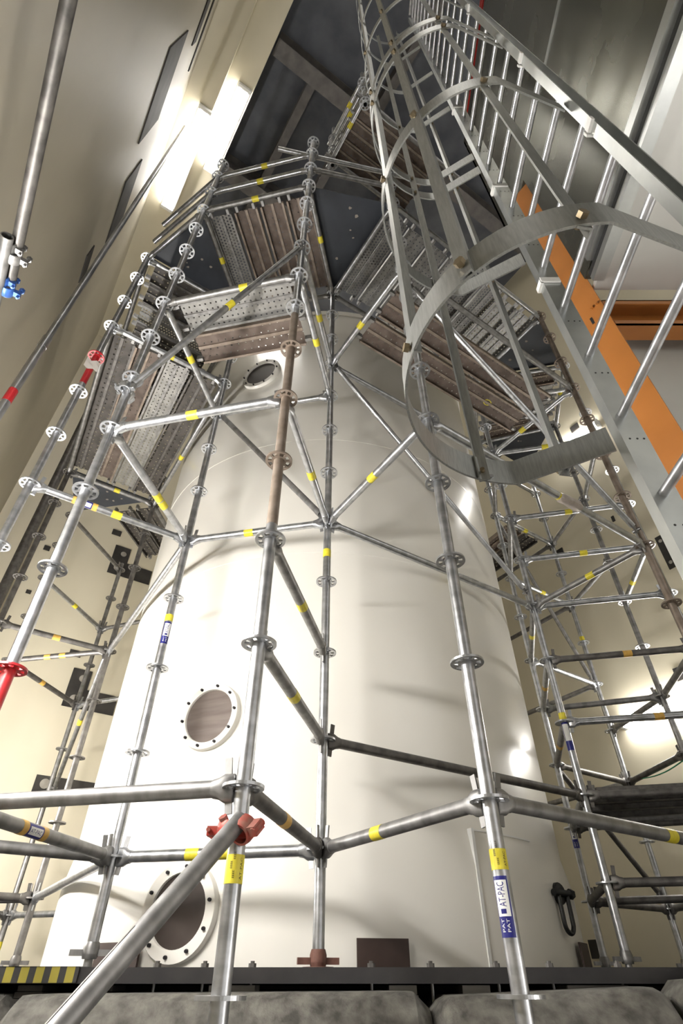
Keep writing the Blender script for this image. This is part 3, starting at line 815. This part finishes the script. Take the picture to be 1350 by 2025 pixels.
# yellow ring mark on a brown plank
for o in bpy.data.objects:
    if o.parent is None and o.get('label') == 'rusty brown deck plank, first from the tank on the right lower deck':
        rs = [[Vector((1.42 + rr * math.cos(2 * PI * i / 20), .0 + rr * .7 * math.sin(2 * PI * i / 20), zz)) for i in range(20)] for rr, zz in ((.034, -.0025), (.046, -.0025), (.046, -.0045), (.034, -.0045))]
        build('paint_mark', MB().rings(rs, closed=True), M['yellow'], o)

def wedge(apex, a, b, k, label, shrink=.06):
    p = [pt(apex, k), pt(a, k), pt(b, k)]
    c = sum(p, Vector()) / 3
    z = Vector((0, 0, .052))
    q = [c + (x - c) * (1 - shrink) for x in p]
    mb = MB()
    mb.rings([[x - c + z for x in q], [x - c + z + Vector((0, 0, .012)) for x in q]])
    o = thing('corner_board', label, 'deck board', Matrix.Translation(c), 'dark boards closing the deck corners')
    build('board', mb, M['navy'], o, smooth=False)
    rnd = random.Random(label)
    for _ in range(5):
        f = rnd.uniform(.2, .8); g = rnd.uniform(.2, .8)
        pos = lerp(lerp(q[0], q[1], f), q[2], g * .7) - c + z
        r = rnd.uniform(.008, .02)
        n = 6
        ring = [pos + Vector((r * rnd.uniform(.6, 1.2) * math.cos(2 * PI * i / n), r * rnd.uniform(.5, 1) * math.sin(2 * PI * i / n), -.0008)) for i in range(n)]
        build('scuff_mark', MB().rings([ring, [x + Vector((0, 0, .001)) for x in ring]]), M['chip'], o, smooth=False)
    return o
wedge('L2', 'W', 'W3', 11, 'dark navy triangular corner board between the front and left upper decks')
wedge('C', 'FL', 'R', 11, 'dark navy triangular corner board between the front and right upper decks')
wedge('C2', 'R2', 'SP', 11, 'dark navy triangular corner board beyond the lowest cage hoop')
wedge('Q2', 'SD', 'SC', 11, 'dark navy triangular corner board at the far right upper deck')
wedge('L3', 'O7', 'O6B', 8, 'dark navy triangular corner board at the far left of the lower deck')

# landing near the ladder top: posts, rails, planks
la, lb = Vector((.25, 1.50, 7.2)), Vector((-.10, 2.06, 7.2))
ev = V2.normalized()
for i, t in enumerate((.15, .5, .85)):
    p = lerp(la, lb, t)
    plank(p + Vector((0, 0, .05)), p + ev * 1.05 + Vector((0, 0, .05)), .22, 'brown', f"rusty brown landing plank, {ORD[i]} from the ladder side at the ladder top", 'planks of the ladder top landing')
for p, lab in ((la, 'short upper pole at the landing corner close to the cage'), (lb, 'short upper pole at the landing corner above the front deck')):
    o = thing('landing_pole', lab, 'scaffold pole', Matrix.Translation((p.x, p.y, 0)), 'short poles of the ladder top landing')
    build('tube', MB().hollow((0, 0, 6.95), (0, 0, 8.35), TUBE), M['galv'], o)
    for z in (7.0, 7.45, 7.9): link('rosette', ROS['galv'], o, T(0, 0, z))
for z, lab in ((7.2, 'lowest bright cross tube of the ladder top landing'), (7.62, 'middle bright cross tube of the ladder top landing'), (8.05, 'upper bright cross tube of the ladder top landing')):
    a, b = la + Vector((0, 0, z - 7.2)), lb + Vector((0, 0, z - 7.2)); d = (b - a).normalized()
    free_tube('landing_rail', a - d * .12, b + d * .12, 'galv', lab, (.45,), group='tubes of the ladder top landing')
for p, lab in ((la, 'bearer tube of the ladder top landing, nearer the ladder'), (lb, 'bearer tube of the ladder top landing, farther from the ladder')):
    free_tube('landing_rail', p - ev * .1 + Vector((0, 0, -.05)), p + ev * 1.35 + Vector((0, 0, -.05)), 'galv2', lab, group='tubes of the ladder top landing')

# ------------------------------------------------------------------ caged ladder
LX = .785; YF, YN = .97, .50; ZL1 = 8.2
lad = thing('cage_ladder', 'tall galvanised ladder with a safety cage of hoops at right of the scaffold', 'ladder', T(0, 0, 0))
for y, s in ((YF, 1), (YN, -1)):
    mb = MB()
    xa, xb = (LX - .031, LX + .038) if s > 0 else (LX - .020, LX + .026)
    pts = [(xa, y), (xa, y + s * .035), (xa + .004, y + s * .035), (xa + .004, y + s * .004), (xb - .004, y + s * .004), (xb - .004, y + s * .035), (xb, y + s * .035), (xb, y)]
    mb.prism(pts, ZF, ZL1)
    st = build('side_rail', mb, M['plate'], lad, smooth=False)
    for zz in (1.97, 2.95, 4.4):
        build('splice_bracket', MB().box((xa - .010, min(y - .004, y + s * .04), zz), (xa, max(y - .004, y + s * .04), zz + .03)).box((xa - .010, min(y - s * .008, y - s * .001), zz), (xb - .006, max(y - s * .008, y - s * .001), zz + .03)), M['white'], st, smooth=False)
    hl = MB()
    for j in range(18):
        zz = .5 + j * .3
        for q in (-.012, .008, .026): hl.tube((LX + q, y - .0008, zz), (LX + q, y + .001, zz), .003, 8)
    build('hole_row', hl, M['black'], st)
for j in range(31):
    z = ZF + .25 + .3 * j
    z = -.6 + .3 * j
    build('rung', MB().tube((LX, YN - .002, z), (LX, YF + .002, z), .0128, 14), M['galv'], lad)
HC = (.52, .785); HR = .365
def hoop_pts():
    pts = [(LX - .03, YN - .005)]
    for i in range(41):
        a = -PI / 2 - PI * i / 40
        pts.append((HC[0] + HR * math.cos(a), HC[1] + HR * math.sin(a)))
    pts.append((LX - .03, YF + .045))
    return pts
HP = hoop_pts()
def hoop(z, h=.095, t=.006):
    mb = MB(); rs = []
    n = len(HP)
    for i, (x, y) in enumerate(HP):
        a = Vector(HP[max(i - 1, 0)]); b = Vector(HP[min(i + 1, n - 1)])
        d = (b - a).normalized(); nn = Vector((d.y, -d.x))
        rs.append([Vector((x + nn.x * o, y + nn.y * o, zz)) for o, zz in ((0, z), (t, z), (t, z + h), (0, z + h))])
    return mb.rings(rs)
HZ = (1.10, 2.22, 3.30, 3.52, 4.55, 5.65, 6.75, 7.85)
for z in HZ:
    hp = build('hoop', hoop(z), M['cage'], lad)
    if z < 1.2:
        hb = MB()
        for (x, y) in ((.44, 1.143), (.655, 1.105)): hb.tube((x, y - .012, z + .02), (x, y + .012, z + .02), .007, 8)
        build('hoop_bolt', hb, M['galv'], hp)
# vertical straps, each a small angle section inside the hoops
for (x, y), rot in (((.468, .432), 0.15), ((.255, .522), -.8), ((.166, .715), -1.4), ((.415, 1.125), 2.75), ((.640, 1.105), 3.3)):
    m = Matrix.Translation((x, y, 0)) @ Matrix.Rotation(rot, 4, 'Z')
    mb = MB(); w = .016
    mb.prism([(-w, -.003), (w, -.003), (w, .018), (w - .004, .018), (w - .004, .002), (-w, .002)], HZ[0] - .004, ZL1)
    stp = build('strap', mb, M['cage'], lad, m, smooth=False)
    for z in HZ[:5]:
        build('strap_bolt', MB().tube((0, -.014, z + .03), (0, .014, z + .03), .007, 8).tube((0, -.02, z + .03), (0, -.008, z + .03), .012, 6), M['brass'], stp)

# ------------------------------------------------------------------ galvanised enclosure, column, beam
EX, EY, EZ0, EZ1 = 1.20, 1.27, 2.55, 6.2
enc = thing('metal_enclosure', 'large galvanised sheet metal enclosure hanging over the ladder on the right', 'enclosure', T(0, 0, 0))
def slab(name, lo, hi, mk): return build(name, MB().box(lo, hi), M[mk], enc, smooth=False)
slab('side_panel', (EX, -3.0, EZ0 + .07), (EX + .03, EY, 4.07), 'sheet')
slab('side_panel', (EX, -3.0, 4.085), (EX + .03, EY, EZ1), 'sheet')
slab('side_panel', (EX, EY, 4.0), (EX + .03, EY + .38, EZ1), 'sheet')
slab('joint_strip', (EX - .005, -3.0, 4.06), (EX, EY + .38, 4.10), 'plate')
slab('underside_panel', (EX + .03, -3.0, EZ0), (5.0, EY + .02, EZ0 + .03), 'polish')
slab('top_panel', (EX, -3.0, EZ1), (5.0, EY + .38, EZ1 + .04), 'sheet')
slab('rubber_gasket', (EX - .002, -3.0, EZ0 + .012), (EX + .03, EY - .04, EZ0 + .05), 'black')
slab('edge_channel', (EX - .03, -3.0, EZ0 + .05), (EX + .02, EY - .10, EZ0 + .11), 'plate')
slab('lower_edge', (EX - .004, -3.0, EZ0 - .03), (EX + .05, EY - .04, EZ0 + .012), 'plate')
slab('end_panel', (EX, EY + .36, 4.0), (5.0, EY + .38, EZ1), 'sheet')
slab('front_panel', (EX + .03, 1.44, .1), (5.0, 1.47, 2.45), 'front')
slab('panel_tape', (EX - .002, -.62, EZ0 + .13), (EX, -.45, EZ0 + .25), 'white')
for zz, lab in ((6.50, 'upper red pipe rail on top of the enclosure'), (6.30, 'lower red pipe rail on top of the enclosure')):
    o = thing('red_rail', lab, 'pipe rail', T(1.235, 0, zz), 'red rails above the enclosure')
    build('pipe', MB().tube((0, .2, 0), (0, 1.62, 0), .022, 12), M['redpipe'], o)
    for y in (.3, .8, 1.3): build('pipe_foot', MB().tube((0, y, EZ1 + .04 - zz), (0, y, 0), .012, 8), M['redpipe'], o)
col = thing('steel_column', 'ochre orange steel column behind the ladder', 'steel column', Matrix.Translation((1.185, 1.325, 0)) @ ROOM_M)
h_, f_ = .058, .010      # H section: the near flange faces the ladder
build('near_flange', MB().box((-h_, 0, ZF), (h_, f_, 3.97)), M['orange'], col, smooth=False)
build('web', MB().box((-.004, f_, ZF), (.004, .07, 3.97)), M['orange'], col, smooth=False)
build('far_flange', MB().box((-h_ + .07, .07, ZF), (h_ - .07 + .05, .08, 3.97)), M['orange'], col, smooth=False)
for u_, z_ in ((-.04, 2.30), (-.04, 2.42), (-.015, 2.30), (-.015, 2.42)):
    build('column_bolt', MB().tube((u_, -.012, z_), (u_, 0, z_), .009, 6), M['orange'], col)
build('slot', MB().box((.008, -.0012, 2.32), (.02, .001, 2.37)), M['black'], col, smooth=False)
bm_ = thing('steel_beam', 'ochre orange channel beam running right from the column', 'steel beam', T(1.245, 1.30, 2.25))
build('web', MB().box((0, .075, 0), (3.6, .08, .22)), M['orange'], bm_, smooth=False)
build('flange', MB().box((0, 0, 0), (3.6, .075, .008)).box((0, 0, 0), (3.6, .006, .035)), M['orange'], bm_, smooth=False)
build('flange', MB().box((0, 0, .212), (3.6, .075, .22)).box((0, 0, .185), (3.6, .006, .22)), M['orange'], bm_, smooth=False)

# ------------------------------------------------------------------ wall plates, pipes, lamps
def plate_on(wall, quads, label, thick=.012, discs=()):
    """steel plate set in a wall, quads in wall coordinates (along, z)"""
    o = thing('wall_plate', label, 'steel plate', None, 'dark steel plates set in the walls')
    mb = MB()
    for (a0, z0, a1, z1) in quads:
        if wall == 'F': pts = ((UF - thick, a0, z0), (UF + .01, a1, z1))
        elif wall == 'G': pts = ((a0, VG - thick, z0), (a1, VG + .01, z1))
        else: pts = ((a0, VL - .01, z0), (a1, VL + thick, z1))
        mb.box(pts[0], pts[1], ROOM_M)
    build('plate', mb, M['embed'], o, smooth=False)
    for a, z, r in discs:
        if wall == 'F':
            m = Matrix.Translation(uv(UF - thick - .001, a, z)) @ ROOM_M @ Matrix.Rotation(-PI / 2, 4, 'Y')
        else:
            m = Matrix.Translation(uv(a, VG - thick - .001, z)) @ ROOM_M @ Matrix.Rotation(PI / 2, 4, 'X')
        build('putty_disc', MB().lathe([(r, 0), (r, .004), (.001, .004)], 18), M['disc'], o, m)
    return o
plate_on('F', ((.76, 2.46, 1.36, 2.695), (.76, 2.695, .985, 2.93)), 'dark corner shaped wall plate with two pale discs behind the slim far pole', discs=((.90, 2.82, .045), (.87, 2.56, .05)))
plate_on('F', ((.76, 4.36, 1.36, 4.59), (.76, 4.59, .985, 4.84)), 'dark corner shaped wall plate high up under the left deck', discs=((.90, 4.72, .04), (.87, 4.47, .045)))
plate_on('F', ((.755, 1.50, 1.40, 1.70),), 'low dark wall plate just above the lowest long tube', discs=((.86, 1.62, .05),))
plate_on('F', ((.65, 3.07, .79, 3.15),), 'small dark wall plate above the lower corner shaped plate')
plate_on('F', ((.65, 5.0, .78, 5.09),), 'small dark wall plate beside the high corner shaped plate')
plate_on('F', ((-.08, 3.72, -.02, 3.77),), 'tiny dark wall plate at the left back corner')
plate_on('F', ((-.1, 4.4, -.02, 4.47),), 'tiny dark wall plate higher at the left back corner')
plate_on('F', ((2.2, 6.5, 3.2, 7.2),), 'dark wall plate high on the back wall')
plate_on('G', ((1.97, 3.37, 2.06, 3.80),), 'tall dark wall plate with two bolts right of the brown pole', discs=((2.015, 3.73, .02), (2.015, 3.44, .02)))
plate_on('G', ((3.17, 4.28, 3.30, 4.37),), 'small square dark wall plate between the two right poles')
plate_on('G', ((2.385, 4.29, 2.42, 4.37),), 'tiny dark wall plate left of the brown pole')
plate_on('G', ((2.33, 5.99, 2.46, 6.10),), 'small dark wall plate above the upper wall lamp')
plate_on('G', ((2.36, 2.25, 2.45, 2.38),), 'small dark wall plate above the lower wall lamp')
plate_on('G', ((4.08, .16, 4.20, .30),), 'low dark wall plate behind the tankside pole feet')
plate_on('G', ((3.55, 6.6, 3.75, 6.8),), 'dark wall plate high beside the tank')
plate_on('L', ((1.62, 6.25, 2.50, 7.12),), 'square dark plate high on the left wall')
plate_on('L', ((2.9, 6.25, 3.65, 6.95),), 'second square dark plate on the left wall, farther along')
plate_on('L', ((3.30, 5.28, 3.62, 5.52),), 'small dark plate on the left wall beside the tall pipe')
plate_on('L', ((.6, 7.9, 1.9, 8.15),), 'long dark strip plate high on the left wall')
plate_on('L', ((1.5, 8.5, 2.3, 8.6),), 'narrow dark strip plate highest on the left wall')

o = thing('wall_pipe', 'thick horizontal steel pipe running along the left wall', 'pipe', frame_from(uv(-2.5, -.62, 2.48), uv(1.95, -.62, 2.48)), 'pipes on the left wall')
build('pipe', MB().hollow((0, 0, 0), (4.45, 0, 0), .026), M['dark'], o)
o = thing('wall_pipe', 'second horizontal steel pipe joined below the blue clamp', 'pipe', frame_from(uv(1.62, -.65, 2.43), uv(3.6, -.65, 2.43)), 'pipes on the left wall')
build('pipe', MB().hollow((0, 0, 0), (1.98, 0, 0), .026), M['galv2'], o)
clamp('pipe_clamp', uv(1.88, -.635, 2.455), tuple(U2), tuple(U2), 'blueclamp', 'blue clamp joining the two wall pipes', .05)
clamp('pipe_clamp', uv(1.70, -.635, 2.455), tuple(U2), tuple(U2), 'galv2', 'plain metal clamp joining the two wall pipes', .05)
az = math.radians(-44.8); rp = 3.0
px, py = rp * math.sin(az), rp * math.cos(az)
o = thing('wall_standpipe', 'tall upright steel pipe along the left wall with red tape', 'pipe', T(px, py, 0), 'pipes on the left wall')
build('pipe', MB().hollow((0, 0, ZF), (0, 0, 3.44), .0285), M['galv'], o)
build('pipe', MB().hollow((0, 0, 3.44), (0, 0, 8.7), .024), M['galv'], o)
build('red_tape', band(.0285, 0, .12), M['red'], o, T(0, 0, 2.76) @ Matrix.Rotation(-PI / 2, 4, 'Y'))
build('pipe_socket', MB().hollow((0, 0, 3.38), (0, 0, 3.50), .031, .008), M['galv'], o)

def lamp(p, d, L, tube_mat, label, nrm, w=.11):
    """fluorescent batten: p start, d direction, nrm away from the mounting surface"""
    p = Vector(p); d = Vector(d).normalized(); n = Vector(nrm).normalized()
    y = n.cross(d)
    m = Matrix(((d.x, y.x, n.x, p.x), (d.y, y.y, n.y, p.y), (d.z, y.z, n.z, p.z), (0, 0, 0, 1)))
    o = thing('batten_lamp', label, 'lamp', m, 'fluorescent lamps on the walls')
    build('housing', MB().prism([(-w / 2, 0), (w / 2, 0), (w * .28, .05), (-w * .28, .05)], 0, L, Matrix(((0, 0, 1, 0), (1, 0, 0, 0), (0, 1, 0, 0), (0, 0, 0, 1)))), M['lampbody'], o, smooth=False)
    t = MB()
    for s in (-1, 1): t.tube((.04, s * w * .24, .068), (L - .04, s * w * .24, .068), .016, 12)
    build('fluorescent_tube', t, tube_mat, o)
    ec = MB()
    for x0, x1 in ((.0, .04), (L - .04, L)): ec.box((x0, -w * .45, .04), (x1, w * .45, .09))
    build('end_cap', ec, M['lampbody'], o, smooth=False)
    return o
DN = (0, 0, -1)
lamp(uv(2.70, -.44, 9.14), U2, 1.55, M['tube_up'], 'high fluorescent lamp at the left wall, above the guard rails', DN, .2)
lamp(uv(2.25, -.10, 9.41), U2, 1.25, M['tube_up'], 'high fluorescent lamp under the ledge next to the dark roof', DN, .2)
lamp(uv(-2.3, -.44, 9.14), U2, 1.5, M['tube_up'], 'added unseen high fluorescent lamp on the left wall behind the viewer', DN, .2)  # unseen lamp added to give general light from above
lamp(uv(1.25, VL, 1.45), U2, 1.4, M['tube_low_assumed'], 'assumed low fluorescent lamp on the left wall outside the view', V2, .14)  # assumed lamp out of view, put here to overexpose the tank's left side
lamp(uv(4.6, VL, 1.2), U2, 1.2, M['tube_far'], 'added unseen low fluorescent lamp on the left wall beside the scaffold', V2, .14)  # added out of view to brighten the lower left of the back wall
lamp(uv(1.75, VG, 2.04), U2, 1.40, M['tube_g'], 'fluorescent lamp on the right wall behind the far right pole', -V2, .14)
lamp(uv(2.05, VG, 5.80), U2, .75, M['tube_g'], 'fluorescent lamp high on the right wall behind the cage', -V2, .14)
lamp(uv(4.9, VG, 8.2), U2, 1.3, M['tube_g'], 'added unseen fluorescent lamp highest on the right wall', -V2, .14)  # unseen lamp, added for its light high on the right

lamp((2.5, .75, ZF + .02), (0, 0, 1), 1.3, M['tube_r_assumed'], 'assumed upright fluorescent work lamp below the metal enclosure, outside the view', (-.5, .8, 0), .14)  # assumed unseen lamp, lights the enclosure underside and front panel from below
# conduit on the right wall, cord, paper tag, wrap
o = build('conduit', MB().tube(uv(2.16, VG - .02, ZF), uv(2.16, VG - .02, 7.0), .012, 8), M['galv2']); tag(o, 'thin conduit on the right wall beside the tall dark plate', 'conduit')
a, b = pt('SC', 2), pt('SD', 1.9)
pts = [lerp(a, b, t) + Vector((0, -.05, .02 - .05 * math.sin(PI * t))) for t in [i / 12 for i in range(13)]]
o = build('green_cord', MB().path(pts, .005, 6), M['green']); tag(o, 'thin green cord strung between the two far right poles', 'cord')
mb = MB()
base = Vector((P['W3'][0], P['W3'][1], 3.60))
vdir = Vector((-base.x, -base.y, 0)).normalized(); sd = vdir.cross(Vector((0, 0, 1)))
grid = [[base + vdir * (.032 + .012 * math.sin(3 * i + j * 2)) + sd * (-.05 + .034 * i) + Vector((0, 0, -.06 + .035 * j + .012 * math.sin(i * 2.1))) for i in range(4)] for j in range(4)]
vs = [[mb.bm.verts.new(p) for p in r] for r in grid]
vb = [[mb.bm.verts.new(p + vdir * .0015) for p in r] for r in grid]
for j in range(3):
    for i in range(3):
        mb.bm.faces.new((vs[j][i], vs[j][i + 1], vs[j + 1][i + 1], vs[j + 1][i])); mb.bm.faces.new((vb[j][i], vb[j + 1][i], vb[j + 1][i + 1], vb[j][i + 1]))
o = build('paper_tag', mb, M['paper']); tag(o, 'crumpled white paper tag stuck on the red-jointed left pole', 'paper tag')
a, b = pt('R', 4), pt('R2', 4)
p = lerp(a, b, .55); d = (b - a).normalized()
m = frame_from(p, p + d)
rs = [[m @ Vector((x, rr * (1 + .15 * math.sin(3 * i + x * 90)) * math.cos(2 * PI * i / 14), rr * (1 + .15 * math.cos(2 * i + x * 70)) * math.sin(2 * PI * i / 14))) for i in range(14)] for x, rr in ((-.02, .026), (0, .031), (.05, .034), (.10, .032), (.16, .036), (.19, .026))]
o = build('plastic_wrap', MB().rings(rs), M['plastic']); tag(o, 'crinkled pinkish plastic film wrapped on the tube above the right wall', 'plastic film')

o = build('corner_pipe', MB().tube(uv(6.85, -.31, ZF), uv(6.85, -.31, 9.3), .06, 20), M['dark']); tag(o, 'thick dark upright pipe in the far left corner of the room', 'pipe')
